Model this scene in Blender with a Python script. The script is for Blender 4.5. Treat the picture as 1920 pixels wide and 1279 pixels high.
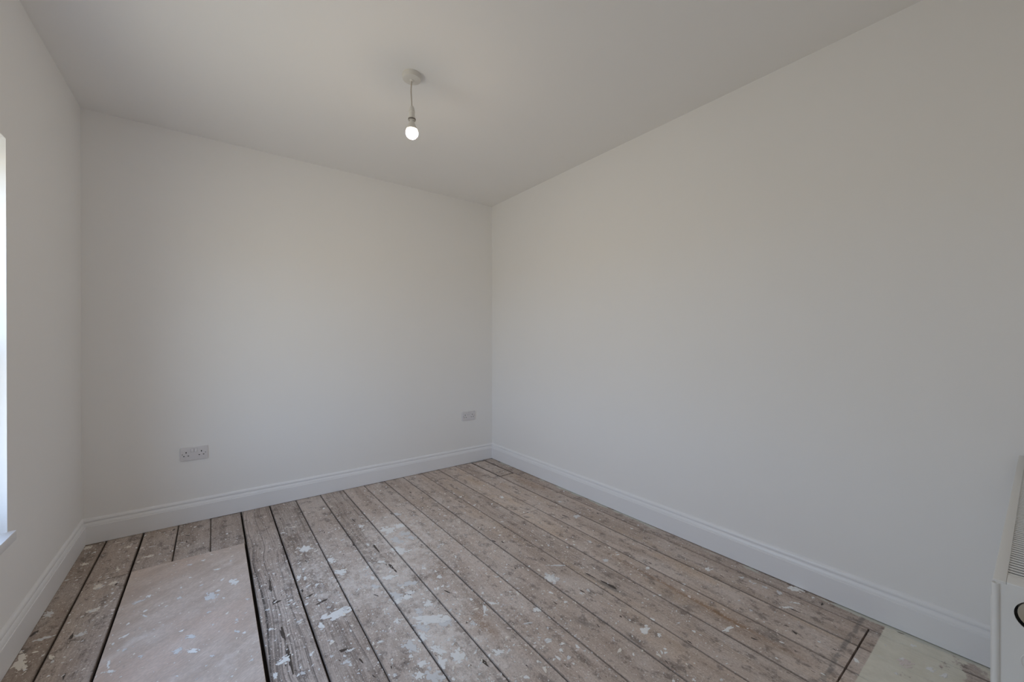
import bpy, bmesh, math, random
from mathutils import Vector, Matrix

EXPO = 0.0
SKY = 7.4
GROUND, HORIZON, ZENITH = (.64, .60, .53), (.79, .905, 1.11), (.53, .825, 1.42)
BULB, BULBC = 240.0, (1.0, .80, .57)
WALL, CEIL, TRIM = (.865, .857, .845), (.865, .852, .835), (.85, .85, .86)
# ------------------------------------------------------------------ scene, camera, light, exposure
for _o in list(bpy.data.objects): bpy.data.objects.remove(_o)
SC = bpy.context.scene
COL = SC.collection
PI = math.pi
H = 2.55                       # ceiling height
XL, XR = -0.612, 2.271         # window wall, long right wall
YB, YF = 3.366, -0.09          # far wall, wall behind the camera

cam_d = bpy.data.cameras.new('camera')
cam = bpy.data.objects.new('camera', cam_d); COL.objects.link(cam)
cam_d.sensor_width = 36.0; cam_d.sensor_fit = 'HORIZONTAL'
cam_d.lens = 748.14 * 36.0 / 1920.0
cam_d.clip_start = 0.02; cam_d.clip_end = 200
yaw, pitch, roll = 0.643834, -0.00185, -0.00128
fwd = Vector((math.sin(yaw) * math.cos(pitch), math.cos(yaw) * math.cos(pitch), math.sin(pitch)))
rot = fwd.to_track_quat('-Z', 'Y').to_matrix() @ Matrix.Rotation(roll, 3, 'Z')
cam.matrix_world = Matrix.Translation((0, 0, 1.194)) @ rot.to_4x4()
SC.camera = cam

vs = SC.view_settings
SC.display_settings.display_device = 'sRGB'
vs.view_transform = 'Standard'; vs.look = 'None'; vs.gamma = 1.0; vs.use_curve_mapping = False
vs.exposure = EXPO
try:
    SC.cycles.max_bounces = 14; SC.cycles.diffuse_bounces = 9; SC.cycles.transparent_max_bounces = 8
    SC.cycles.caustics_reflective = False; SC.cycles.caustics_refractive = False
except Exception: pass

# overcast sky: pale blue above, soft ground tone below the horizon
W = bpy.data.worlds.new('overcast_sky'); SC.world = W; W.use_nodes = True
wt = W.node_tree; wt.nodes.clear()
tc = wt.nodes.new('ShaderNodeTexCoord'); sx = wt.nodes.new('ShaderNodeSeparateXYZ')
mr = wt.nodes.new('ShaderNodeMapRange'); mr.inputs[1].default_value = -1; mr.inputs[2].default_value = 1
cr = wt.nodes.new('ShaderNodeValToRGB'); bg = wt.nodes.new('ShaderNodeBackground'); wo = wt.nodes.new('ShaderNodeOutputWorld')
e = cr.color_ramp.elements
e[0].position = 0.0; e[0].color = (*GROUND, 1)
e[1].position = 1.0; e[1].color = (*ZENITH, 1)
a = e.new(0.485); a.color = (*GROUND, 1)
a = e.new(0.515); a.color = (*HORIZON, 1)
wt.links.new(tc.outputs['Generated'], sx.inputs[0]); wt.links.new(sx.outputs[2], mr.inputs[0])
wt.links.new(mr.outputs[0], cr.inputs[0]); wt.links.new(cr.outputs[0], bg.inputs[0]); wt.links.new(bg.outputs[0], wo.inputs[0])
bg.inputs[1].default_value = SKY

# the window opening in the left wall, and a sampling portal in it (gives no light of its own)
WY0, WY1, WZ0, WZ1 = 1.34, 2.312, 0.482, 1.945
pl = bpy.data.lights.new('window_portal', 'AREA'); pl.shape = 'RECTANGLE'
pl.size = WY1 - WY0; pl.size_y = WZ1 - WZ0; pl.cycles.is_portal = True
po = bpy.data.objects.new('window_portal', pl); COL.objects.link(po)
po.matrix_world = Matrix.Translation((XL - 0.205, (WY0 + WY1) / 2, (WZ0 + WZ1) / 2)) @ Matrix(((0, 0, -1, 0), (1, 0, 0, 0), (0, 1, 0, 0), (0, 0, 0, 1))) 

# ------------------------------------------------------------------ helpers
class S:
    """A node socket with arithmetic."""
    def __init__(s, t, k): s.t = t; s.k = k
    def _m(s, op, *a, clamp=False):
        n = s.t.nodes.new('ShaderNodeMath'); n.operation = op; n.use_clamp = clamp
        for i, v in enumerate((s,) + a):
            if isinstance(v, S): s.t.links.new(v.k, n.inputs[i])
            else: n.inputs[i].default_value = v
        return S(s.t, n.outputs[0])
    def __add__(s, o): return s._m('ADD', o)
    def __sub__(s, o): return s._m('SUBTRACT', o)
    def __mul__(s, o): return s._m('MULTIPLY', o)
    __radd__ = __add__; __rmul__ = __mul__
    def __truediv__(s, o): return s._m('DIVIDE', o)
    def rsub(s, v): return (s * -1.0) + v
    def pw(s, v): return s._m('POWER', v)
    def clip(s): return s._m('ADD', 0.0, clamp=True)
    def step(s, lo, hi):
        n = s.t.nodes.new('ShaderNodeMapRange'); n.interpolation_type = 'SMOOTHSTEP'
        s.t.links.new(s.k, n.inputs[0]); n.inputs[1].default_value = lo; n.inputs[2].default_value = hi
        return S(s.t, n.outputs[0])

def val(t, v):
    n = t.nodes.new('ShaderNodeValue'); n.outputs[0].default_value = v; return S(t, n.outputs[0])
def vec(t, x, y, z):
    n = t.nodes.new('ShaderNodeCombineXYZ')
    for i, v in enumerate((x, y, z)):
        if isinstance(v, S): t.links.new(v.k, n.inputs[i])
        else: n.inputs[i].default_value = v
    return S(t, n.outputs[0])
def noise(t, v, scale=1.0, detail=3.0, rough=0.55):
    n = t.nodes.new('ShaderNodeTexNoise'); t.links.new(v.k, n.inputs['Vector'])
    n.inputs['Scale'].default_value = scale; n.inputs['Detail'].default_value = detail; n.inputs['Roughness'].default_value = rough
    return S(t, n.outputs[0])
def voro(t, v, scale=1.0, rnd=1.0):
    n = t.nodes.new('ShaderNodeTexVoronoi'); t.links.new(v.k, n.inputs['Vector']); n.inputs['Scale'].default_value = scale
    n.inputs['Randomness'].default_value = rnd
    return S(t, n.outputs['Distance']), S(t, n.outputs['Color'])
def rgb(t, c):
    n = t.nodes.new('ShaderNodeRGB'); n.outputs[0].default_value = (*c, 1); return S(t, n.outputs[0])
def mix(t, f, a, b):
    n = t.nodes.new('ShaderNodeMix'); n.data_type = 'RGBA'
    if isinstance(f, S): t.links.new(f.k, n.inputs[0])
    else: n.inputs[0].default_value = f
    for i, c in ((6, a), (7, b)):
        if isinstance(c, S): t.links.new(c.k, n.inputs[i])
        else: n.inputs[i].default_value = (*c, 1)
    return S(t, n.outputs[2])
def attr(t, name):
    n = t.nodes.new('ShaderNodeAttribute'); n.attribute_type = 'OBJECT'; n.attribute_name = name
    return S(t, n.outputs['Fac'])

def material(name, color=(.8, .8, .8), rough=.5, metal=0., emit=None, strength=0.):
    m = bpy.data.materials.new(name); m.use_nodes = True
    b = m.node_tree.nodes['Principled BSDF']
    b.inputs['Base Color'].default_value = (*color, 1); b.inputs['Roughness'].default_value = rough
    b.inputs['Metallic'].default_value = metal
    if emit: b.inputs['Emission Color'].default_value = (*emit, 1); b.inputs['Emission Strength'].default_value = strength
    return m
def pos(t):
    g = t.nodes.new('ShaderNodeNewGeometry'); x = t.nodes.new('ShaderNodeSeparateXYZ')
    t.links.new(g.outputs['Position'], x.inputs[0])
    return S(t, x.outputs[0]), S(t, x.outputs[1]), S(t, x.outputs[2])
def bump(m, h, dist, strength=1.0):
    t = m.node_tree; n = t.nodes.new('ShaderNodeBump'); n.inputs['Distance'].default_value = dist; n.inputs['Strength'].default_value = strength
    t.links.new(h.k, n.inputs['Height']); t.links.new(n.outputs[0], t.nodes['Principled BSDF'].inputs['Normal'])
def base(m, c): m.node_tree.links.new(c.k, m.node_tree.nodes['Principled BSDF'].inputs['Base Color'])

def painted(name, c, rough, amp):
    """Emulsion or gloss paint with a faint roller texture and barely uneven tone."""
    m = material(name, c, rough); t = m.node_tree; x, y, z = pos(t); v = vec(t, x, y, z)
    n = noise(t, v, 1.3, 2)
    base(m, mix(t, n, tuple(k * .985 for k in c), tuple(min(1, k * 1.015) for k in c)))
    bump(m, noise(t, v, 260, 2), amp, .35)
    return m

def obj(name, bm, mat=None, parent=None, smooth=None, loc=None):
    me = bpy.data.meshes.new(name); bmesh.ops.recalc_face_normals(bm, faces=bm.faces[:]); bm.to_mesh(me); bm.free()
    if smooth is not None:
        me.polygons.foreach_set('use_smooth', [True] * len(me.polygons))
        me.set_sharp_from_angle(angle=math.radians(smooth))
    o = bpy.data.objects.new(name, me); COL.objects.link(o)
    for mm in (mat if isinstance(mat, (list, tuple)) else [mat]):
        if mm: me.materials.append(mm)
    if parent: o.parent = parent
    if loc: o.location = loc
    return o
def box(bm, x0, x1, y0, y1, z0, z1, bev=0., seg=2, mi=0):
    r = bmesh.ops.create_cube(bm, size=1.0)
    for v in r['verts']:
        v.co = Vector(((x0 + x1) / 2 + v.co.x * (x1 - x0), (y0 + y1) / 2 + v.co.y * (y1 - y0), (z0 + z1) / 2 + v.co.z * (z1 - z0)))
    fs = list({f for v in r['verts'] for f in v.link_faces})
    for f in fs: f.material_index = mi
    if bev: bmesh.ops.bevel(bm, geom=list({e for f in fs for e in f.edges}), offset=bev, segments=seg, affect='EDGES', profile=.5)
def bxo(name, dims, mat, parent=None, bev=0., seg=2):
    bm = bmesh.new(); box(bm, *dims, bev=bev, seg=seg); return obj(name, bm, mat, parent, 40 if bev else None)
def lathe(bm, prof, cx=0., cy=0., n=40, mi=0):
    rings = []
    for r, z in prof:
        rings.append([bm.verts.new((cx + r * math.cos(2 * PI * i / n), cy + r * math.sin(2 * PI * i / n), z)) for i in range(n)] if r > 1e-6 else [bm.verts.new((cx, cy, z))])
    for a, b in zip(rings, rings[1:]):
        for i in range(n):
            j = (i + 1) % n
            q = [a[i % len(a)], a[j % len(a)], b[j % len(b)], b[i % len(b)]]
            q = [v for k, v in enumerate(q) if v not in q[:k]]
            if len(q) > 2: bm.faces.new(q).material_index = mi
def tube(bm, pts, r, n=10):
    rings = []
    for i, p in enumerate(pts):
        d = (Vector(pts[min(i + 1, len(pts) - 1)]) - Vector(pts[max(i - 1, 0)])).normalized()
        u = d.orthogonal().normalized() if i == 0 else (u - d * u.dot(d)).normalized()
        w = d.cross(u)
        rings.append([bm.verts.new(Vector(p) + (u * math.cos(2 * PI * k / n) + w * math.sin(2 * PI * k / n)) * r) for k in range(n)])
    for a, b in zip(rings, rings[1:]):
        for k in range(n): bm.faces.new((a[k], a[(k + 1) % n], b[(k + 1) % n], b[k]))
    bm.faces.new(rings[0]); bm.faces.new(rings[-1])
def tag(o, label, cat, kind=None, group=None):
    o['label'] = label; o['category'] = cat
    if kind: o['kind'] = kind
    if group: o['group'] = group
    return o
def thing(name, label, cat, loc, group=None):
    o = bpy.data.objects.new(name, None); COL.objects.link(o); o.location = loc; o.empty_display_size = .05
    return tag(o, label, cat, None, group)

# ------------------------------------------------------------------ materials
M_WALL = painted('white_emulsion', WALL, .75, .0004)
M_CEIL = painted('ceiling_emulsion', CEIL, .8, .0004)
M_TRIM = painted('white_satinwood', TRIM, .38, .0001)
M_PLASTIC = material('white_plastic', (.73, .71, .72), .35)
M_SWITCH = material('switch_plastic', (.80, .79, .80), .3)
M_HOLE = material('dark_hole', (.012, .012, .012), .9)
M_SCREW = material('screw_metal', (.35, .34, .33), .35, .8)
M_ENAMEL = painted('radiator_enamel', (.74, .735, .715), .33, .0001)
M_CHROME = material('chrome', (.75, .74, .70), .12, 1.)
M_BRASS = material('brass_fitting', (.62, .52, .30), .3, 1.)
M_CORD = material('cord_sheath', (.50, .44, .38), .6)
M_PEND = material('pendant_plastic', (.72, .69, .64), .4)
M_GLOW = material('lit_bulb_glass', (.9, .9, .88), .4, 0, BULBC, BULB)
M_SUB = material('dark_underfloor', (.035, .027, .022), .95)

_t = M_GLOW.node_tree; _g = _t.nodes.new('ShaderNodeNewGeometry'); _x = _t.nodes.new('ShaderNodeSeparateXYZ')
_t.links.new(_g.outputs['Normal'], _x.inputs[0])
_t.links.new((S(_t, _x.outputs[2]).step(.10, -.55) * (BULB * .97) + BULB * .03).k, _t.nodes['Principled BSDF'].inputs['Emission Strength'])

def window_glass():
    m = bpy.data.materials.new('window_glass'); m.use_nodes = True; t = m.node_tree; t.nodes.clear()
    o = t.nodes.new('ShaderNodeOutputMaterial'); mx = t.nodes.new('ShaderNodeMixShader')
    tr = t.nodes.new('ShaderNodeBsdfTransparent'); gl = t.nodes.new('ShaderNodeBsdfGlossy'); lw = t.nodes.new('ShaderNodeLayerWeight'); lw.inputs[0].default_value = .5
    gl.inputs['Roughness'].default_value = .02; tr.inputs[0].default_value = (.95, .97, .96, 1)
    fr = S(t, lw.outputs['Facing']).pw(5.0) * .85 + .03
    t.links.new(fr.k, mx.inputs[0]); t.links.new(tr.outputs[0], mx.inputs[1]); t.links.new(gl.outputs[0], mx.inputs[2]); t.links.new(mx.outputs[0], o.inputs[0])
    return m
M_GLASS = window_glass()

def gauss(t, x, y, cx, cy, sx_, sy_, amp, th=0.0):
    c, s = math.cos(th), math.sin(th)
    dx, dy = x - cx, y - cy
    u = (dx * c + dy * s) * (1 / sx_) if th else dx * (1 / sx_)
    w = (dy * c - dx * s) * (1 / sy_) if th else dy * (1 / sy_)
    return ((u * u + w * w) * -1.0)._m('EXPONENT') * amp

HAZE = [(.72, 1.50, .13, .40, .80), (.90, 2.40, .20, .34, .75), (.46, 2.32, .17, .30, .45), (.62, 2.02, .30, .18, .5),
        (.90, 1.95, .60, .85, .38), (.95, 1.30, .30, .35, .30), (1.25, 2.25, .22, .30, .30), (.25, 1.9, .35, 1.1, .12)]

def floorboard_material():
    m = material('old_pine_floorboard', (.3, .26, .23), .78); t = m.node_tree
    m.node_tree.nodes['Principled BSDF'].inputs['Specular IOR Level'].default_value = .25
    x, y, z = pos(t)
    oi = t.nodes.new('ShaderNodeObjectInfo'); rnd = S(t, oi.outputs['Random']); off = rnd * 41.0
    grain, tone, warm = attr(t, 'grain'), attr(t, 'tone'), attr(t, 'warm')
    e0, e1 = attr(t, 'edge_low'), attr(t, 'edge_high')
    # the run of the grain: long waves, and a swerve round each knot
    wob = noise(t, vec(t, x * 2.2, y * .9, off), 1, 2) - .5
    wob2 = noise(t, vec(t, x * 9.0, y * 3.0, off + 5.0), 1, 2) - .5
    kd, kc = voro(t, vec(t, x * 6.0, y * 1.9, off), 1)
    knot = ((kd * kd) * -14.0)._m('EXPONENT')
    gx = x + wob * .13 + wob2 * .014 + knot * .022
    ring = noise(t, vec(t, gx * 105.0, y * .35, off), 1, 2, .6)
    lines = ring.step(.47, .36)
    ring2 = noise(t, vec(t, gx * 46.0, y * .3, off + 9.0), 1, 1.5)
    lines2 = ring2.step(.43, .36)
    fine = noise(t, vec(t, gx * 520.0, y * 7.0, off), 1, 2)
    broad = noise(t, vec(t, gx * 16.0, y * .7, off + 3.0), 1, 3)
    # bare, greyed and trodden wood
    c = mix(t, broad.step(.3, .7), (.455, .345, .275), (.645, .515, .435))
    blot = noise(t, vec(t, x * 5.0, y * 2.6, off + 20.0), 1, 5, .62)
    c = mix(t, blot.step(.44, .66) * .8, c, (.70, .595, .53))
    och = noise(t, vec(t, x * 7.0, y * 1.6, off + 13.0), 1, 4, .6)
    c = mix(t, och.step(.46, .70) * warm, c, (.60, .41, .245))
    c = mix(t, fine.step(.62, .40) * (grain * .45 + .10), c, (.22, .165, .13))
    gl = (lines * .55 + lines2 * .45).clip() * grain.step(.0, .8)
    c = mix(t, gl * grain, c, (.085, .066, .056))
    core = kd.step(.085, .02) * kc.step(.35, .6)
    c = mix(t, core * grain * .85, c, (.10, .075, .062))
    dirt = noise(t, vec(t, x * 22.0, y * 13.0, off + 31.0), 1, 6, .7)
    c = mix(t, dirt.step(.52, .64) * .70, c, (.185, .145, .122))
    c = mix(t, noise(t, vec(t, x * 60.0, y * 36.0, off), 1, 4, .7).step(.58, .70) * .55, c, (.15, .118, .10))
    # per-board tone
    hs = t.nodes.new('ShaderNodeHueSaturation'); hs.inputs['Saturation'].default_value = .80
    t.links.new(tone.k, hs.inputs['Value']); t.links.new(c.k, hs.inputs['Color']); c = S(t, hs.outputs[0])
    # rust-brown streaks and scorch marks in known places
    wig = noise(t, vec(t, x * 3.0, y * 3.0, 0.0), 1, 3) - .5
    st = gauss(t, x + wig * .03, y, 1.765, 1.0, .012, .42, .75) + gauss(t, x, y, .912, 1.40, .03, .12, .75) + gauss(t, x, y, 1.76, .75, .04, .12, .35)
    st = st + gauss(t, x + wig * .05, y, .72, 1.42, .035, .06, .7) + gauss(t, x, y, 2.11, 2.52, .05, .3, .4)
    c = mix(t, (st * (och + .35)).clip(), c, (.30, .180, .10))
    sm = gauss(t, x, y + wig * .05, 1.257, 1.16, .012, .06, .7, .5) + gauss(t, x, y, 1.69, 1.05, .02, .03, .5) + gauss(t, x, y, 1.80, .66, .03, .05, .55)
    sm = sm + gauss(t, x + wig * .04, y, 1.535, 1.27, .012, .11, .85, .12) + gauss(t, x, y, 1.70, .96, .012, .05, .5, .8)
    c = mix(t, (sm * (dirt + .35)).clip(), c, (.15, .142, .135))
    # plaster and emulsion trodden into the boards, thickest down the middle of the room
    den = None
    for g in HAZE:
        q = gauss(t, x, y, *g); den = q if den is None else den + q
    h1 = noise(t, vec(t, x * 15.0, y * 11.0, 3.0), 1, 8, .70)
    h2 = noise(t, vec(t, x * 5.0, y * 3.6, 7.0), 1, 4, .6)
    h3 = noise(t, vec(t, x * 34.0, y * 24.0, 21.0), 1, 7, .68)
    dcl = den._m('MINIMUM', 1.15)
    dust = (h1 * .60 + h2 * .40 + dcl * .16).step(.50, .74)
    c = mix(t, dust * (dcl * .55 + .20).clip(), c, (.70, .63, .585))
    pale = (h3 * .66 + h1 * .34 + dcl * .12).step(.565, .665)
    c = mix(t, pale * (dcl * .55 + .10).clip(), c, (.80, .735, .69))
    thick = (h3 * .55 + h1 * .45 + dcl * .075).step(.655, .69)
    c = mix(t, thick * (dcl * 1.0).clip() * .85, c, (.83, .82, .805))
    salt = noise(t, vec(t, x * 150.0, y * 110.0, off), 1, 4, .75)
    c = mix(t, salt.step(.57, .65) * (dcl * .40 + .50).clip(), c, (.80, .74, .69))
    c = mix(t, salt.step(.44, .35) * .50, c, (.20, .16, .14))
    # pin-prick spatter
    for sc, r, k in ((130., .22, .60), (75., .19, .60), (42., .15, .5)):
        d, cc = voro(t, vec(t, x, y * .75, off), sc)
        spot = d.step(r, r * .6) * cc.step(.62, .66)
        c = mix(t, spot * (den * .5 + k).clip(), c, (.80, .765, .73))
    # dirt along the board edges
    ed = (x - e0)._m('MINIMUM', e1 - x)
    c = mix(t, (ed + (dirt - .5) * .006).step(.0065, .0005) * .6, c, (.12, .095, .078))
    # pencil-grey line and grey-green paint by the radiator
    wl = (noise(t, vec(t, x * 13.0, y * 3.0, 1.0), 1, 4) - .5) * .028
    gl2 = ((y + wl - .465)._m('ABSOLUTE').step(.0115, .004)) * x.step(1.66, 1.76) * noise(t, vec(t, x * 40., y * 40., 4.), 1, 3).step(.3, .55)
    c = mix(t, gl2 * .6, c, (.16, .155, .15))
    worn = noise(t, vec(t, x * 9.0, y * 12.0, 11.0), 1, 6, .65)
    pw_ = ((y + (worn - .5) * .006).step(.397, .392)) * (worn + gauss(t, x, y, 2.2, .12, .22, .12, -.20)).step(.30, .37)
    c = mix(t, pw_ * (gl * .25)._m('SUBTRACT', 1.0)._m('ABSOLUTE') * .92, c, mix(t, h1.step(.3, .7), (.72, .70, .60), (.83, .81, .71)))
    wallp = noise(t, vec(t, x * 14.0, y * 5.0, 17.0), 1, 4, .6)
    edge_p = (x + (wallp - .5) * .10).step(2.235, 2.25) * wallp.step(.50, .56)
    c = mix(t, edge_p * .9, c, (.60, .61, .55))
    base(m, c)
    bump(m, fine * .10 + gl * grain * -.5 + dust * .3 + ring * .2, .0012, .6)
    return m
M_BOARD = floorboard_material()

def sheet_material():
    m = material('scuffed_plywood', (.42, .38, .36), .8); t = m.node_tree; x, y, z = pos(t)
    m.node_tree.nodes['Principled BSDF'].inputs['Specular IOR Level'].default_value = .25
    u, v = x * .8 + y * .6, y * .8 - x * .6
    a = noise(t, vec(t, u * 5.0, v * 11.0, 0.0), 1, 6, .68)
    b = noise(t, vec(t, x * 2.6, y * 2.2, 4.0), 1, 3)
    f = noise(t, vec(t, u * 60.0, v * 170.0, 0.0), 1, 3)
    c = mix(t, a.step(.3, .72), (.53, .43, .365), (.71, .61, .545))
    c = mix(t, b.step(.48, .68) * .5, c, (.66, .50, .415))
    c = mix(t, f.step(.60, .42) * .25, c, (.33, .28, .255))
    c = mix(t, noise(t, vec(t, x * 4.0, y * 4.0, 9.0), 1, 6, .7).step(.54, .70) * .6, c, (.80, .74, .70))
    c = mix(t, noise(t, vec(t, x * 26.0, y * 22.0, 1.0), 1, 5, .7).step(.60, .72) * .4, c, (.34, .295, .275))
    d, cc = voro(t, vec(t, x, y * .8, 0.0), 45.)
    c = mix(t, d.step(.16, .09) * cc.step(.66, .7) * .8, c, (.80, .77, .74))
    base(m, c); bump(m, f * .4 + a, .001, .4)
    return m
M_SHEET = sheet_material()
M_PAINT = []
for nm, cc in (('white_paint', (.85, .85, .84)), ('cream_paint', (.82, .77, .70)), ('grey_white_paint', (.70, .70, .705)), ('pink_white_paint', (.74, .66, .625)), ('dark_mark', (.07, .054, .045))):
    mm = material(nm, cc, .6); tt = mm.node_tree; px_, py_, pz_ = pos(tt)
    nn = noise(tt, vec(tt, px_ * 55., py_ * 55., 0.), 1, 5, .7)
    base(mm, mix(tt, nn.step(.56, .70) * .55, cc, tuple(k * .62 for k in cc)))
    M_PAINT.append(mm)

# ------------------------------------------------------------------ the room
T = .12
def struct(o, label, cat): return tag(o, label, cat, 'structure')
struct(bxo('ceiling', (XL - .3, XR + T, YF - T, YB + T, H, H + T), M_CEIL), 'plain white painted ceiling over the empty room', 'ceiling')
struct(bxo('wall_back', (XL - .3, XR + T, YB, YB + T, -.05, H), M_WALL), 'white far wall with two sockets above its skirting', 'wall')
struct(bxo('wall_right', (XR, XR + T, YF - T, YB, -.05, H), M_WALL), 'long bare white wall on the right of the room', 'wall')
struct(bxo('wall_front', (XL - .3, XR, YF - T, YF, -.05, H), M_WALL), 'white wall behind the radiator at the near end', 'wall')
bm = bmesh.new()
TW = .20
ys, zs = [YF, WY0, WY1, YB], [-.05, WZ0 - .04, WZ1, H]
for i in range(3):
    for k in range(3):
        if i == 1 and k == 1: continue
        box(bm, XL - TW, XL, ys[i], ys[i + 1], zs[k], zs[k + 1])
bmesh.ops.remove_doubles(bm, verts=bm.verts[:], dist=1e-5)
seen = {}
for f in bm.faces[:]:
    kx = tuple(round(q, 4) for q in f.calc_center_median()); seen.setdefault(kx, []).append(f)
bmesh.ops.delete(bm, geom=[f for g in seen.values() if len(g) > 1 for f in g], context='FACES')
struct(obj('wall_left', bm, M_WALL), 'white wall on the left with the window opening in it', 'wall')

# window: sill board, box frame, two sashes with a pane each
win = bpy.data.objects.new('window_1', None); COL.objects.link(win); win.location = (XL, (WY0 + WY1) / 2, WZ0)
struct(win, 'tall sash window in the left wall, its white sill just in view', 'window')
def wpart(name, dims, mat, par=win, bev=.002):
    o = bxo(name, dims, mat, None, bev)
    o.parent = par; o.matrix_parent_inverse = (Matrix.Translation(win.location)).inverted()
    return o
wpart('window_sill', (XL - .115, XL + .02, WY0 - .013, WY1 + .013, WZ0 - .036, WZ0), M_TRIM, bev=.003)
fx0, fx1 = XL - .185, XL - .085
for nm, d in (('frame_jamb', (fx0, fx1, WY1 - .045, WY1 - .001, WZ0 + .001, WZ1 - .001)), ('frame_jamb', (fx0, fx1, WY0 + .001, WY0 + .045, WZ0 + .001, WZ1 - .001)),
              ('frame_head', (fx0, fx1, WY0 + .046, WY1 - .046, WZ1 - .045, WZ1 - .001)), ('frame_sill', (fx0 - .02, fx1 - .031, WY0 + .046, WY1 - .046, WZ0 + .001, WZ0 + .04))):
    wpart(nm, d, M_TRIM)
zm = (WZ0 + WZ1) / 2
for nm, x0, z0, z1 in (('lower_sash', XL - .13, WZ0 + .041, zm + .02), ('upper_sash', XL - .17, zm - .02, WZ1 - .046)):
    bm = bmesh.new(); y0, y1, w = WY0 + .047, WY1 - .047, .048
    for d in ((y0, y0 + w, z0, z1), (y1 - w, y1, z0, z1), (y0 + w, y1 - w, z0, z0 + w), (y0 + w, y1 - w, z1 - w * .8, z1)):
        box(bm, x0, x0 + .036, *d)
    s = obj(nm, bm, M_TRIM); s.parent = win; s.matrix_parent_inverse = Matrix.Translation(win.location).inverted()
    g = bxo('pane', (x0 + .016, x0 + .020, y0 + w - .003, y1 - w + .003, z0 + w - .003, z1 - w * .8 + .003), M_GLASS)
    g.parent = s

# moulded skirting boards, mitred in the corners
PROF = [(0, .003), (.018, .003), (.018, .1055), (.0172, .1065), (.0150, .1070), (.0152, .1085), (.0140, .115), (.0118, .122), (.0085, .1275), (.0065, .1290),
        (.0065, .1312), (.0100, .1318), (.0106, .1345), (.0102, .1395), (.0085, .1450), (.0055, .1492), (.0020, .1515), (0, .152)]
def skirting(name, a, b, nrm, m0, m1, label):
    a, b, nrm = Vector(a), Vector(b), Vector(nrm); d = (b - a).normalized()
    bm = bmesh.new(); A = []; B = []
    for o_, z_ in PROF:
        up = Vector((0, 0, z_))
        A.append(bm.verts.new(a + nrm * o_ + d * (o_ * m0) + up)); B.append(bm.verts.new(b + nrm * o_ - d * (o_ * m1) + up))
    n = len(PROF)
    for i in range(n): bm.faces.new((A[i], A[(i + 1) % n], B[(i + 1) % n], B[i]))
    bm.faces.new(A); bm.faces.new(B[::-1])
    struct(obj(name, bm, M_TRIM, None, 28), label, 'skirting board')
skirting('baseboard_back', (XL, YB, 0), (XR, YB, 0), (0, -1, 0), 1, 1, 'white moulded skirting board along the far wall')
skirting('baseboard_right', (XR, YB, 0), (XR, YF, 0), (-1, 0, 0), 1, 1, 'white moulded skirting board along the right wall')
skirting('baseboard_left', (XL, YF, 0), (XL, YB, 0), (1, 0, 0), 1, 1, 'white moulded skirting board under the window wall')
skirting('baseboard_front', (XR, YF, 0), (XL, YF, 0), (0, 1, 0), 1, 1, 'white moulded skirting board behind the radiator')

# ------------------------------------------------------------------ floor: dark underfloor, one object per board
TH = .021
fl = struct(bxo('floor', (XL, XR, YF, YB, -.05, -TH - .012), M_SUB), 'bare old floorboards splashed with white paint', 'floor')
rng = random.Random(7)
SEAM = [XL, -.507, -.343, -.177, -.012, .156, .327, .495, .662, .828, .992, 1.160, 1.325, 1.495, 1.664, 1.838, 2.010, 2.165, XR]
GAP = [0, .0055, .008, .0035, .002, .008, .006, .0028, .0026, .0026, .0020, .0018, .0016, .0018, .0018, .0018, .0014, .0018, 0]
#         grain tone warm
LOOK = [(.25, .80, .35), (.35, .84, .30), (.35, .84, .35), (.30, .80, .20), (.30, .80, .20), (1.0, .95, .0), (.65, .90, .05), (.25, .93, .15), (.75, .95, .05),
        (.35, 1.0, .05), (.30, 1.0, .15), (.30, 1.0, .20), (.25, 1.02, .40), (.45, 1.02, .35), (.25, 1.06, .55), (.30, 1.05, .50), (.35, .98, .40), (.4, .88, .25)]
SH = (-.337, .147, .60, 2.820)       # the plywood let into the floor
BOARDS = []
def board(i, y0, y1, c0=0., c1=0.):
    x0 = SEAM[i] + GAP[i] / 2 + c0; x1 = SEAM[i + 1] - GAP[i + 1] / 2 - c1
    n = max(2, min(9, int((y1 - y0) / .38) + 1)); dz = rng.uniform(-.0012, .0012); b = .0022
    bm = bmesh.new(); rows = []
    cup = 0
    for k in range(n + 1):
        y = y0 + (y1 - y0) * k / n
        w0, w1 = rng.uniform(0, .0012), rng.uniform(0, .0012)
        if k in (0, n): w0 = w1 = 0
        xa, xb = x0 + w0, x1 - w1
        xm = (xa + xb) / 2
        rows.append([bm.verts.new(q) for q in ((xa, y, -TH), (xa, y, dz - b), (xa + b, y, dz), (xm, y, dz + cup), (xb - b, y, dz), (xb, y, dz - b), (xb, y, -TH))])
    for a, c in zip(rows, rows[1:]):
        for k in range(6): bm.faces.new((a[k], a[k + 1], c[k + 1], c[k]))
    bm.faces.new(rows[0]); bm.faces.new(rows[-1])
    o = obj('floorboard', bm, M_BOARD, fl)
    g, tn, w = LOOK[i]
    o['grain'] = g; o['tone'] = tn * rng.uniform(.97, 1.03); o['warm'] = w; o['edge_low'] = x0; o['edge_high'] = x1
    BOARDS.append((x0, x1, y0, y1, dz))
    return o
E_ = YB - .004; F_ = YF + .004
cuts = {1: [(2.815, .004)], 7: [], 6: [(2.768, .002)], 10: [(2.836, .0035)], 14: [(2.145, .003), (.432, .006)], 15: [(.432, .007)], 16: [(2.862, .022), (.432, .006)], 4: [], 8: [(.62, .003)]}
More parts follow.
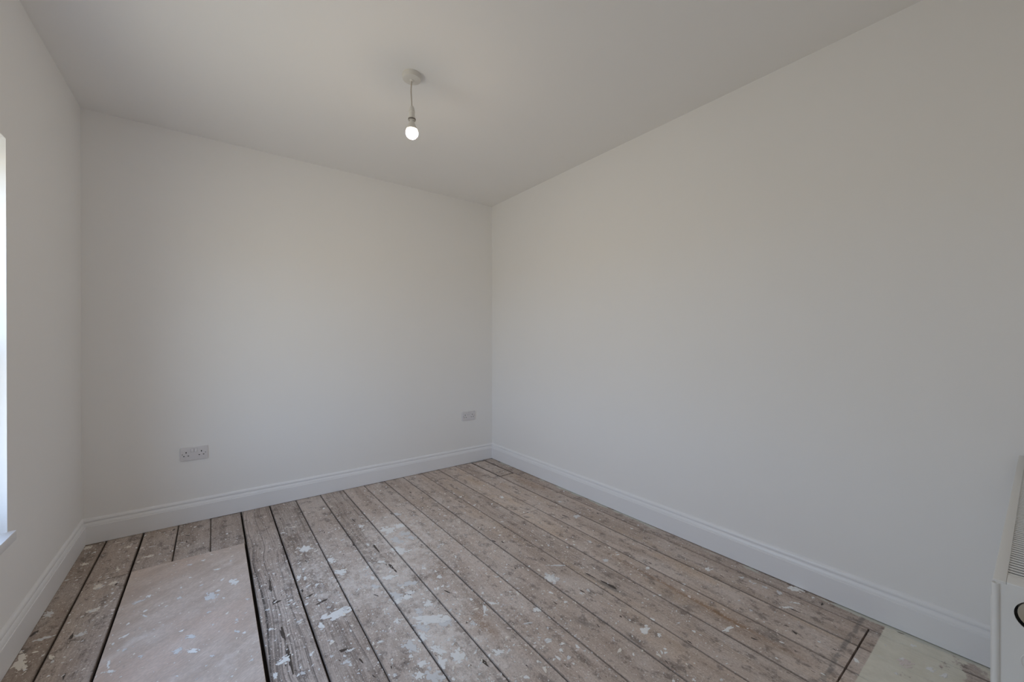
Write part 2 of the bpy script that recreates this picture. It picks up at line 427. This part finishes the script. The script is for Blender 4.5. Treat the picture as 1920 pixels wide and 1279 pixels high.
for i in range(len(SEAM) - 1):
    if i in (2, 3, 4):
        board(i, SH[3] + .0012, E_); board(i, F_, SH[2] - .004); continue
    top = E_ if i not in (16,) else YB - .030
    for yc, gp in cuts.get(i, []):
        board(i, yc + gp / 2, top, *((.010, .008) if (i == 16 and yc > 2) else (0, 0))); top = yc - gp / 2
    board(i, F_, top)

sh = bxo('plywood_sheet', (SH[0], SH[1], SH[2], SH[3], -.0185, .0035), M_SHEET, None, .0015, 1)
tag(sh, 'large pale paint-spotted plywood sheet let into the floorboards near the window wall', 'board')

# paint: splashes as thin dried films with an uneven outline, cut off at the board they fell on
def zone(x, y):
    if SH[0] < x < SH[1] and SH[2] < y < SH[3]: return (SH[0] + .002, SH[1] - .002, SH[2], SH[3] - .002, .0036)
    for b in BOARDS:
        if b[0] <= x <= b[1] and b[2] <= y <= b[3]: return b
LAYER = [0]
def blob(bm, cx, cy, a, b, th, mi, n=10, rough=.22, r=rng, lift=.0006):
    zn = zone(cx, cy)
    if not zn: return
    c, s = math.cos(th), math.sin(th); ring = []; ph = [r.uniform(0, 6.28) for _ in range(4)]
    for k in range(n):
        t_ = 2 * PI * k / n
        q = 1 + rough * (math.sin(2 * t_ + ph[0]) * .5 + math.sin(3 * t_ + ph[1]) * .7 + math.sin(5 * t_ + ph[2]) * .6 + r.uniform(-.5, .5))
        u, v = a * q * math.cos(t_), b * q * math.sin(t_)
        X, Y = cx + u * c - v * s, cy + u * s + v * c
        X = min(max(X, zn[0] + .002), zn[1] - .002); Y = min(max(Y, zn[2] + .001), min(zn[3] - .001, YB - .019))
        if X < XL + .0185: X = XL + .0185
        if X > XR - .0185: X = XR - .0185
        ring.append((X, Y))
    LAYER[0] += 1; z0 = zn[4] + .00015 + (LAYER[0] * 7 % 101) * 6e-6
    vs_ = [bm.verts.new((X, Y, z0)) for X, Y in ring]
    vi = [bm.verts.new((cx + (X - cx) * .78, cy + (Y - cy) * .78, z0 + lift)) for X, Y in ring]
    for k in range(n):
        j = (k + 1) % n; bm.faces.new((vs_[k], vs_[j], vi[j], vi[k])).material_index = mi
    bm.faces.new(vi).material_index = mi
SPLASH=[(0.4326,1.8575,0.0538,0.0259,-3.0983),(0.4761,1.8653,0.0201,0.016,2.3146),(0.3614,1.8163,0.0262,0.011,1.4824),(0.2143,1.7002,0.027,0.0152,-2.5111),(0.1765,1.6396,0.0153,0.0082,1.7785),(0.2549,1.5928,0.0099,0.0068,2.1052),(0.1888,1.9164,0.0108,0.0075,2.2146),(0.3449,2.2516,0.0264,0.0084,1.4282),(0.414,1.9196,0.0112,0.0072,1.8776),(0.3959,1.5526,0.016,0.0121,2.5575),(0.3575,1.6147,0.0099,0.0063,1.7901),(0.3965,1.587,0.0078,0.0051,1.8357),(0.4225,1.6036,0.0205,0.0053,3.076),(0.5298,1.5765,0.0117,0.0084,2.7113),(0.4795,1.5693,0.0099,0.0068,1.7284),(0.6248,1.6504,0.0172,0.0117,1.4945),(0.5168,1.3883,0.0078,0.0054,1.5427),(0.6421,2.0255,0.0142,0.0092,1.5679),(0.6304,1.9404,0.02,0.0178,2.0762),(0.712,1.9796,0.0316,0.0132,2.6439),(0.3771,1.695,0.01,0.0064,1.8619),(0.4041,1.5282,0.0083,0.0056,1.8331),(0.7684,1.8664,0.0415,0.0204,2.9357),(0.7452,1.7996,0.0167,0.0122,1.5348),(0.6753,1.7738,0.0241,0.0142,1.3112),(0.7217,1.7753,0.0227,0.0174,1.7142),(0.6863,1.8145,0.0418,0.0187,1.8858),(0.7789,1.6719,0.0276,0.0176,1.3837),(0.7249,1.6493,0.0236,0.0162,1.782),(0.7527,1.566,0.0753,0.0276,2.5197),(0.7817,1.5132,0.0267,0.0196,1.8306),(0.695,1.545,0.0333,0.0179,2.174),(0.6736,1.4975,0.0286,0.0159,1.7146),(0.6156,1.3768,0.0221,0.0146,2.4884),(0.5981,1.4324,0.0093,0.0073,1.8834),(0.615,1.4818,0.0355,0.0198,1.9971),(0.7388,1.3268,0.0307,0.023,1.6543),(0.6781,1.335,0.0245,0.0181,1.6526),(0.6228,1.2966,0.0306,0.0228,2.2212),(0.588,1.3348,0.0195,0.0152,1.6315),(0.6295,1.3406,0.0098,0.0078,1.6129),(0.6928,1.3945,0.0364,0.0163,2.007),(0.9638,1.4906,0.037,0.0074,0.9989),(1.0151,1.4977,0.0277,0.0076,2.382),(1.146,1.3454,0.0163,0.0153,-2.9191),(0.8712,1.2516,0.0201,0.0125,2.1997),(1.0653,1.181,0.0135,0.0117,2.7785),(1.0613,1.3023,0.0238,0.0055,2.6482),(0.5177,1.3876,0.0075,0.0056,1.8664),(0.8754,1.4424,0.0135,0.0108,1.2156),(0.8826,1.9436,0.0141,0.0099,2.2511),(0.9138,1.8275,0.0164,0.0118,1.3151),(0.4258,2.5372,0.0404,0.0244,1.8792),(0.8815,2.4758,0.0534,0.0285,1.8485),(0.8765,2.3147,0.0464,0.0219,1.6548),(0.8532,2.1899,0.0471,0.0271,2.1055),(0.5126,2.323,0.0268,0.0172,1.9535),(0.7014,1.9773,0.0275,0.0145,2.5287),(0.6416,2.0253,0.0142,0.0092,1.5683),(0.957,2.295,0.0289,0.0178,2.3272),(0.9551,2.4818,0.0351,0.0263,1.7347),(1.0103,2.6584,0.0244,0.0215,2.8427),(0.5219,2.1769,0.0353,0.019,2.2967),(0.7238,2.3671,0.0165,0.0098,1.4969),(0.7584,2.6301,0.0238,0.0155,1.6533),(0.9459,2.3676,0.0357,0.023,2.2815),(0.7226,2.1422,0.0208,0.0122,2.3032),(0.7439,1.7958,0.0185,0.0133,2.1698),(1.4187,0.9836,0.0242,0.0175,-2.7497),(1.4424,0.9339,0.0115,0.0073,-2.8647),(1.284,1.3085,0.0098,0.0086,3.1339),(1.0654,1.1809,0.0137,0.0125,3.04),(1.0969,1.1333,0.0126,0.0063,2.9054),(1.1453,1.3475,0.0152,0.0143,-3.1262),(1.3502,1.4795,0.0388,0.0197,1.5201),(1.6736,1.0786,0.008,0.006,2.0782),(1.8235,1.2446,0.0167,0.0112,2.8431),(1.842,1.0551,0.0098,0.0066,1.7378),(1.0701,1.1131,0.009,0.0079,3.1041),(2.1349,0.7479,0.0164,0.0114,3.0917),(2.0442,0.6874,0.0279,0.0065,2.4484),(2.1139,0.6713,0.0151,0.0064,2.0232),(2.122,0.9088,0.0115,0.01,3.1265),(1.7069,0.7827,0.0346,0.0078,2.9845),(2.2218,0.6405,0.0097,0.0048,2.9393),(2.0585,1.0497,0.0204,0.0137,-3.0525),(2.1295,0.8041,0.014,0.0071,2.0061),(2.229,0.7116,0.029,0.0229,2.2557),(1.928,0.8376,0.0083,0.0049,3.0169),(2.1203,0.8499,0.0091,0.0047,2.7887),(1.5162,2.4757,0.0131,0.0092,-3.0897),(1.5125,2.6688,0.0159,0.0102,-2.6896),(1.7501,2.1452,0.0141,0.0099,-2.8749),(1.9685,1.8995,0.0296,0.0165,-2.7027),(1.7044,1.4241,0.0177,0.0125,2.7473),(1.7893,1.6189,0.012,0.0089,2.0275),(1.7576,2.4726,0.0237,0.0119,1.4031),(2.0497,2.1444,0.014,0.0117,2.7879),(1.4546,1.5466,0.0469,0.007,2.498),(1.3572,1.4833,0.0408,0.0252,1.3425)]
SHEET=[(-0.0096,2.325,0.0323,0.0228,1.8988),(-0.0614,1.9573,0.0206,0.0123,2.312),(-0.1095,1.9935,0.0172,0.0123,1.9875),(-0.0712,2.0565,0.0195,0.011,2.3405),(-0.2732,2.4757,0.0191,0.0133,-2.9458),(-0.1256,2.4006,0.0109,0.0104,1.8213),(0.0165,2.5803,0.013,0.0084,2.3506),(0.0778,1.9799,0.0184,0.0049,2.3012),(0.0189,2.3562,0.0089,0.0087,-2.5367),(-0.0034,1.8822,0.0077,0.0063,2.3361),(-0.0149,2.1954,0.009,0.0073,-2.5346),(0.1256,2.1988,0.0098,0.0052,2.0652),(0.0383,2.2742,0.0082,0.0041,1.9532),(0.0812,2.064,0.0095,0.0053,1.459),(-0.2957,2.0153,0.0168,0.0068,2.6114),(-0.309,2.0673,0.0267,0.0043,1.6758),(0.0836,2.3944,0.0304,0.0154,1.8877),(-0.0978,2.7201,0.011,0.0077,2.2312),(-0.0413,2.732,0.0096,0.0081,-2.3828),(-0.2185,2.0429,0.0093,0.0051,2.3957),(0.0533,1.7266,0.0053,0.0043,3.0338),(-0.103,1.8443,0.0061,0.0025,2.2777),(-0.2371,2.3329,0.0218,0.0036,2.1161),(-0.2392,2.5028,0.0141,0.0088,2.3606)]
LEFT=[(-0.4465,2.7455,0.02,0.0161,2.4574),(-0.3949,2.7495,0.0188,0.0162,1.5202),(-0.3982,2.8991,0.0236,0.0063,1.7893),(-0.4285,2.5202,0.0127,0.011,-2.9943),(-0.2877,2.9692,0.0206,0.012,2.9015),(-0.3912,3.1769,0.016,0.0133,1.8441),(-0.5751,2.2835,0.0623,0.016,1.8078),(-0.5743,2.612,0.0311,0.0128,1.8825),(-0.5419,2.407,0.0243,0.0128,2.8747),(-0.4476,2.7522,0.0259,0.0165,1.7703),(-0.4335,2.348,0.0178,0.0139,3.1066),(-0.489,2.2453,0.0153,0.0085,1.7768),(-0.4233,2.5251,0.0214,0.0158,2.3997),(-0.5811,3.3109,0.0252,0.0169,2.2325),(-0.5504,3.0788,0.0185,0.0106,2.2361)]
GREEN=[(2.1843,0.3056,0.0114,0.0075,2.7483),(2.0783,0.2441,0.0185,0.0094,3.1013),(2.0769,0.2101,0.0144,0.0089,2.9418),(2.062,0.3154,0.0106,0.0058,2.6609),(1.9524,0.3154,0.0078,0.0048,3.0001)]
PINK=[(2.0457,0.3052,0.0283,0.0146,2.8985)]

def splash(cx, cy, a, b, th, mi, parent):
    bm = bmesh.new(); size = math.sqrt(a * b)
    blob(bm, cx, cy, a * .80, b * .80, th, mi, 24, .30)
    k = int(4 + size * 420); c, s = math.cos(th), math.sin(th)
    for _ in range(k):
        t_ = rng.uniform(0, 6.28); rr = rng.uniform(.55, 1.25); q = size * rng.uniform(.06, .30)
        u, v = a * rr * math.cos(t_), b * rr * math.sin(t_)
        blob(bm, cx + u * c - v * s, cy + u * s + v * c, q * rng.uniform(1, 1.8), q, th + rng.uniform(-.5, .5), mi, 9, .3)
    if len(bm.faces): 
        return obj('paint_splash', bm, M_PAINT, parent)
    bm.free()
for q in SPLASH: splash(*q, 0 if rng.random() < .6 else 2, fl)
for q in LEFT: splash(*q, 1 if rng.random() < .6 else 2, fl)
for q in GREEN: splash(*q, 0, fl)
for q in PINK: splash(*q, 3, fl)
for q in SHEET: splash(*q, 0 if rng.random() < .35 else 2, sh)

def density(x, y):
    d = .17 + sum(g[4] * math.exp(-((x - g[0]) / g[2]) ** 2 - ((y - g[1]) / g[3]) ** 2) for g in HAZE)
    if x < -.1: d = max(d, .42)
    if y < .6: d *= .5
    return d
bm = bmesh.new(); bs = bmesh.new(); cnt = 0
while cnt < 10500:
    x, y = rng.uniform(XL + .02, XR - .02), rng.uniform(.35, YB - .02)
    on_sheet = SH[0] < x < SH[1] and SH[2] < y < SH[3]
    if rng.random() > density(x, y) * (.35 if on_sheet else 1): continue
    cnt += 1
    r_ = min(.0065, .0013 * math.exp(rng.gauss(.12, .62)))
    mi = rng.choices((0, 1, 2, 3), (5, 3, 2.5, 1.2))[0]
    blob(bs if on_sheet else bm, x, y, r_ * rng.uniform(1, 2.2), r_, rng.uniform(0, PI) if rng.random() < .5 else rng.gauss(1.0, .5), mi, 8 if r_ < .004 else 13, .22)
for _ in range(420):      # brown-black scuffs and knots' splits
    x, y = rng.uniform(XL + .02, XR - .02), rng.uniform(.3, YB - .02)
    if SH[0] < x < SH[1] and y < SH[3]: continue
    r_ = .0012 * math.exp(rng.gauss(.2, .55))
    blob(bm, x, y, r_ * rng.uniform(2, 6), r_, PI / 2 + rng.gauss(0, .25), 4, 8, .3, lift=.0001)
for x, y, a_, b_, th in ((.222, 2.25, .06, .006, 1.55), (.230, 2.10, .016, .011, 0), (.226, 1.86, .045, .007, 1.62), (.228, 1.70, .07, .007, 1.55), (.748, 2.30, .06, .005, 1.6), (.752, 2.05, .05, .006, 1.6),
                         (.745, 2.75, .035, .004, 1.6), (1.898, .609, .009, .006, 1.2), (2.12, 1.842, .008, .006, 1.5), (.36, 2.06, .025, .005, .4), (.40, 1.98, .03, .006, .2), (.74, 1.79, .02, .008, .5), (.40, 1.62, .012, .008, 0),
                         (-.20, 3.29, .012, .009, 1), (-.585, 2.47, .022, .008, 1.0), (1.545, 1.27, .05, .007, 1.7), (1.53, 1.38, .03, .005, 1.7), (2.2, .60, .012, .004, .2), (2.05, .66, .02, .004, 1.6)):
    blob(bm, x, y, a_, b_, th, 4, 14, .3, lift=.0001)
o = obj('paint_spatter', bm, M_PAINT, fl); o['kind'] = 'stuff'
o = obj('paint_spatter', bs, M_PAINT, sh); o['kind'] = 'stuff'

# ------------------------------------------------------------------ double sockets
def socket(loc, label):
    t = thing('double_socket', label, 'socket', loc, 'double sockets on the far wall')
    w, h, dep = .073, .043, .009
    # holes (x, z, half width, half height): two three-pin outlets
    slots = []
    for cx in (-.0415, .0375):
        slots += [(cx, .0110, .0026, .0044), (cx - .0112, -.0118, .0036, .0024), (cx + .0112, -.0118, .0036, .0024)]
    xs = sorted({-w + .004, w - .004} | {v for s_ in slots for v in (s_[0] - s_[2], s_[0] + s_[2])})
    zs_ = sorted({-h + .004, h - .004} | {v for s_ in slots for v in (s_[1] - s_[3], s_[1] + s_[3])})
    bm = bmesh.new(); G = {}
    def V(x, y, z):
        k = (round(x, 5), round(y, 5), round(z, 5))
        if k not in G: G[k] = bm.verts.new((x, y, z))
        return G[k]
    for i in range(len(xs) - 1):
        for j in range(len(zs_) - 1):
            cx, cz = (xs[i] + xs[i + 1]) / 2, (zs_[j] + zs_[j + 1]) / 2
            hole = any(abs(cx - s_[0]) < s_[2] and abs(cz - s_[1]) < s_[3] for s_ in slots)
            x0, x1, z0, z1 = xs[i], xs[i + 1], zs_[j], zs_[j + 1]
            if not hole: bm.faces.new((V(x0, -dep, z0), V(x1, -dep, z0), V(x1, -dep, z1), V(x0, -dep, z1)))
            else:
                q = [(x0, z0), (x1, z0), (x1, z1), (x0, z1)]
                for k in range(4):
                    a_, b_ = q[k], q[(k + 1) % 4]
                    bm.faces.new((V(a_[0], -dep, a_[1]), V(b_[0], -dep, b_[1]), V(b_[0], -.0015, b_[1]), V(a_[0], -.0015, a_[1]))).material_index = 1
                bm.faces.new([V(a_[0], -.0015, a_[1]) for a_ in q]).material_index = 1
    # softened rim and sides
    zi, xi = h - .004, w - .004
    rim = [(x, -zi) for x in xs] + [(xi, z) for z in zs_[1:]] + [(x, zi) for x in xs[::-1][1:]] + [(-xi, z) for z in zs_[::-1][1:-1]]
    def push(p, k):
        sx_ = (p[0] > xi - 1e-6) - (p[0] < -xi + 1e-6); sz_ = (p[1] > zi - 1e-6) - (p[1] < -zi + 1e-6)
        q = k * (.8 if sx_ and sz_ else 1); return (p[0] + sx_ * q, p[1] + sz_ * q)
    prev = [V(p[0], -dep, p[1]) for p in rim]
    for k_, y in ((.0026, -dep + .0006), (.004, -dep + .0026), (.004, -.0002)):
        cur = [bm.verts.new((push(p, k_)[0], y, push(p, k_)[1])) for p in rim]
        for a_ in range(len(rim)): b_ = (a_ + 1) % len(rim); bm.faces.new((prev[a_], prev[b_], cur[b_], cur[a_]))
        prev = cur
    obj('face_plate', bm, [M_PLASTIC, M_HOLE], t, 30)
    for cx in (-.0100, .0085):
        sw = bmesh.new(); box(sw, cx - .0062, cx + .0062, -dep - .0022, -dep + .002, .0105, .0315, .0012, 2)
        for v in sw.verts:
            if v.co.y < -dep and v.co.z > .02: v.co.y += .0012
        obj('rocker_switch', sw, M_SWITCH, t, 40)
        fr = bmesh.new()
        for d in ((cx - .0076, cx - .0066, .0095, .0325), (cx + .0066, cx + .0076, .0095, .0325), (cx - .0066, cx + .0066, .0095, .0100), (cx - .0066, cx + .0066, .0320, .0325)):
            box(fr, d[0], d[1], -dep - .0003, -dep + .001, d[2], d[3])
        obj('switch_surround', fr, M_SCREW, t)
    for cx in (-.0605, .0585):
        sc = bmesh.new(); lathe(sc, [(0, .0009), (.0024, .0009), (.0030, .0004), (.0030, -.001)], n=14)
        bmesh.ops.rotate(sc, verts=sc.verts[:], matrix=Matrix.Rotation(PI / 2, 3, 'X'))
        box(sc, -.0022, .0022, -.00105, -.0008, -.0004, .0004, mi=1)
        bmesh.ops.translate(sc, verts=sc.verts[:], vec=(cx, -dep, 0))
        obj('screw', sc, [M_SCREW, M_HOLE], t, 40)
socket((-.098, YB - .0003, .4515), 'white double wall socket nearer the window, larger in view')
socket((1.994, YB - .0003, .4590), 'white double wall socket close to the far right corner')

# ------------------------------------------------------------------ pendant lamp
LX, LY = .817, 1.938
pen = thing('pendant_light', 'bare lit bulb hanging from a white ceiling rose on a short cord', 'light', (LX, LY, H))
def pp(name, prof, mat, par=pen, n=40, sm=35):
    bm = bmesh.new(); lathe(bm, [(r, z - H) for r, z in prof], n=n); return obj(name, bm, mat, par, sm)
rose = pp('ceiling_rose', [(0, H - .0002), (.0475, H - .0002), (.0478, H - .004), (.0465, H - .0055), (.0460, H - .021), (.0440, H - .0250), (.0400, H - .0268), (.012, H - .0275), (.0095, H - .0310), (.006, H - .0335), (0, H - .0335)], M_PEND)
bm = bmesh.new()
tube(bm, [(0.0008 * 0 - .0045 * math.sin(PI * k / 12) * (1 - .3 * k / 12), .002 * math.sin(2 * PI * k / 12), -.032 - (H - .032 - 2.386) * k / 12) for k in range(13)], .0029, 10)
obj('cord', bm, M_CORD, pen, 60)
hold = pp('lamp_holder', [(.0042, 2.392), (.0075, 2.390), (.0115, 2.380), (.0148, 2.366), (.0158, 2.361), (.0158, 2.3585), (.0146, 2.357), (.0146, 2.340), (.0152, 2.338), (.0152, 2.332), (.0178, 2.330), (.0180, 2.316), (.0150, 2.316), (.0145, 2.328), (0, 2.328)], M_PEND)
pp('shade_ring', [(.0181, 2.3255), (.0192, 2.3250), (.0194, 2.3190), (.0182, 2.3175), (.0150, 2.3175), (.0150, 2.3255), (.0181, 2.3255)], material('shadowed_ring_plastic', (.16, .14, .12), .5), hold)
bulb = pp('bulb', [(0, 2.3275), (.0120, 2.3275), (.0125, 2.310), (.0150, 2.302), (.0195, 2.290), (.0245, 2.279), (.0278, 2.2703)], M_PEND, pen)
prof = [(.0278, 2.2703)]
for k in range(17):  # lit part of the globe
    a_ = math.radians(26 - k * (116 / 16)); prof.append((.0310 * math.cos(a_) if k < 16 else 0, 2.2555 + .0315 * math.sin(a_)))
pp('bulb_globe', prof, M_GLOW, bulb, 48, 80)

# ------------------------------------------------------------------ radiator on the near wall
RX0, RX1, RY0, RY1, RZ0, RZ1 = 1.056, 2.255, -.048, .0525, .19, .79
rad = thing('radiator', 'white double panel radiator with a slatted top grille, beside the right wall', 'radiator', ((RX0 + RX1) / 2, YF, RZ0))
inv_ = Matrix.Translation(rad.location).inverted()
def rp(name, bm, mat, par=rad, sm=35):
    o = obj(name, bm, mat, None, sm); o.parent = par
    if par is rad: o.matrix_parent_inverse = inv_
    return o
for yc, sgn in ((RY1 - .006, 1), (RY0 + .006, -1)):     # fluted front and rear panels
    bm = bmesh.new(); n = 36; top = []
    pr_ = []
    x = RX0 + .014; wd = (RX1 - RX0 - .028) / n
    for k in range(n):
        for u, d in ((0, 0), (.22, 0), (.34, .005), (.66, .005), (.78, 0)): pr_.append((x + (k + u) * wd, d))
    pr_.append((RX1 - .014, 0))
    rows = []
    for z, m_ in ((RZ0, 0), (RZ0 + .03, 0), (RZ0 + .045, 1), (RZ1 - .045, 1), (RZ1 - .03, 0), (RZ1 - .006, 0)):
        rows.append([bm.verts.new((px, yc + sgn * (d * m_ - .001), z)) for px, d in pr_])
    for a_, b_ in zip(rows, rows[1:]):
        for k in range(len(pr_) - 1): bm.faces.new((a_[k], a_[k + 1], b_[k + 1], b_[k]))
    o = rp('front_panel' if sgn > 0 else 'rear_panel', bm, M_ENAMEL)
    md = o.modifiers.new('thick', 'SOLIDIFY'); md.thickness = .010; md.offset = 0
def side(x0, x1, outer):
    bm = bmesh.new(); cy, cz, R = .0030, .745, .0262
    # plate with a round cut-out for the valve tail
    n = 32; ring = [(cy + R * math.cos(2 * PI * k / n), cz + R * math.sin(2 * PI * k / n)) for k in range(n)]
    def edge(k):
        a_ = 2 * PI * k / n; dy, dz = math.cos(a_), math.sin(a_)
        ts = []
        if dy > 1e-9: ts.append((RY1 - .004 - cy) / dy)
        if dy < -1e-9: ts.append((RY0 + .004 - cy) / dy)
        if dz > 1e-9: ts.append((RZ1 - .004 - cz) / dz)
        if dz < -1e-9: ts.append((RZ0 - cz) / dz)
        t_ = min(ts); return (cy + dy * t_, cz + dz * t_)
    out = [edge(k) for k in range(n)]
    cor = [(RY1 - .004, RZ1 - .004), (RY0 + .004, RZ1 - .004), (RY0 + .004, RZ0), (RY1 - .004, RZ0)]
    lay = []
    for xx in (x0, x1):
        A = [bm.verts.new((xx, *p)) for p in ring]; B = [bm.verts.new((xx, *p)) for p in out]; Cc = [bm.verts.new((xx, *p)) for p in cor]
        for k in range(n):
            j = (k + 1) % n; f = [A[k], A[j], B[j], B[k]]
            for c_, p in zip(Cc, cor):
                a0 = math.atan2(out[k][1] - cz, out[k][0] - cy); a1 = math.atan2(out[j][1] - cz, out[j][0] - cy); ac = math.atan2(p[1] - cz, p[0] - cy)
                da = (a1 - a0) % (2 * PI); dc = (ac - a0) % (2 * PI)
                if 1e-6 < dc < da - 1e-6: f = [A[k], A[j], B[j], c_, B[k]]
            bm.faces.new(f)
        lay.append((A, B))
    for k in range(n):
        j = (k + 1) % n; bm.faces.new((lay[0][0][k], lay[0][0][j], lay[1][0][j], lay[1][0][k]))
    sp = rp('side_panel', bm, M_ENAMEL)
    ed = bmesh.new()     # rolled edges and a pressed ring low on the plate
    s_ = 1 if outer else -1
    for y_ in (RY1, RY0): tube(ed, [(x0 if outer else x1, y_ - (.004 if y_ > 0 else -.004), RZ0), (x0 if outer else x1, y_ - (.004 if y_ > 0 else -.004), RZ1 - .006)], .0042, 12)
    tube(ed, [(x0 + .0002 if outer else x1, cy + .019 * math.cos(2 * PI * k / 28), .669 + .019 * math.sin(2 * PI * k / 28)) for k in range(29)], .0011, 6)
    rp('rolled_edge', ed, M_ENAMEL, sp)
side(RX0 + .001, RX0 + .003, True); side(RX1 - .003, RX1 - .001, False)
bm = bmesh.new()     # top cover frame
for d in ((RX0 + .001, RX1 - .001, RY1 - .0155, RY1 - .001), (RX0 + .001, RX1 - .001, RY0 + .001, RY0 + .0155), (RX0 + .001, RX0 + .040, RY0 + .0155, RY1 - .0155), (RX1 - .020, RX1 - .001, RY0 + .0155, RY1 - .0155)):
    box(bm, d[0], d[1], d[2], d[3], RZ1 - .005, RZ1, .0012, 2)
rp('top_frame', bm, M_ENAMEL)
sl = None; k = 0; xx = RX0 + .047
while xx < RX1 - .026:
    if sl is None:
        bm = bmesh.new(); box(bm, -.0032, .0032, RY0 + .0150, RY1 - .0150, RZ1 - .0034, RZ1 - .0010, .0007, 1); sl = obj('grille_slat', bm, M_ENAMEL); c_ = sl
        sl.parent = rad; sl.matrix_parent_inverse = inv_; sl.location.x = xx
    else:
        c_ = sl.copy(); COL.objects.link(c_); c_.location.x = xx
    xx += .0128
bxo_ = bmesh.new(); box(bxo_, RX0 + .02, RX1 - .02, RY0 + .014, RY1 - .014, RZ0 + .02, RZ1 - .075)
rp('convector_core', bxo_, material('convector_shade_black', (.03, .03, .03), .8))  # core coloured near-black to paint in the shade between the grille slats
bm = bmesh.new(); tube(bm, [(RX0 + .03, .003, .7485), (RX0 - .001, .003, .7485)], .0225, 28); rp('plug', bm, M_CHROME, sm=40)
bm = bmesh.new(); tube(bm, [(RX0 - .001, .003, .7485), (RX0 - .006, .003, .7485)], .0165, 6); rp('air_vent', bm, M_BRASS, sm=20)
bm = bmesh.new(); tube(bm, [(RX0 + .06, 0, RZ0 + .02), (RX0 + .06, 0, RZ0 - .03), (RX0 + .06, 0, .06), (RX0 + .06, 0, .0035)], .0075, 14); rp('pipe', bm, M_CHROME, sm=40)
bm = bmesh.new(); tube(bm, [(RX1 - .06, 0, RZ0 + .02), (RX1 - .06, 0, RZ0 - .03), (RX1 - .06, 0, .06), (RX1 - .06, 0, .0035)], .0075, 14); rp('pipe', bm, M_CHROME, sm=40)
for x_ in (RX0 + .25, RX1 - .25):
    bm = bmesh.new(); box(bm, x_ - .02, x_ + .02, YF + .0003, RY0 + .006, RZ0 + .12, RZ0 + .40); rp('wall_bracket', bm, M_ENAMEL)
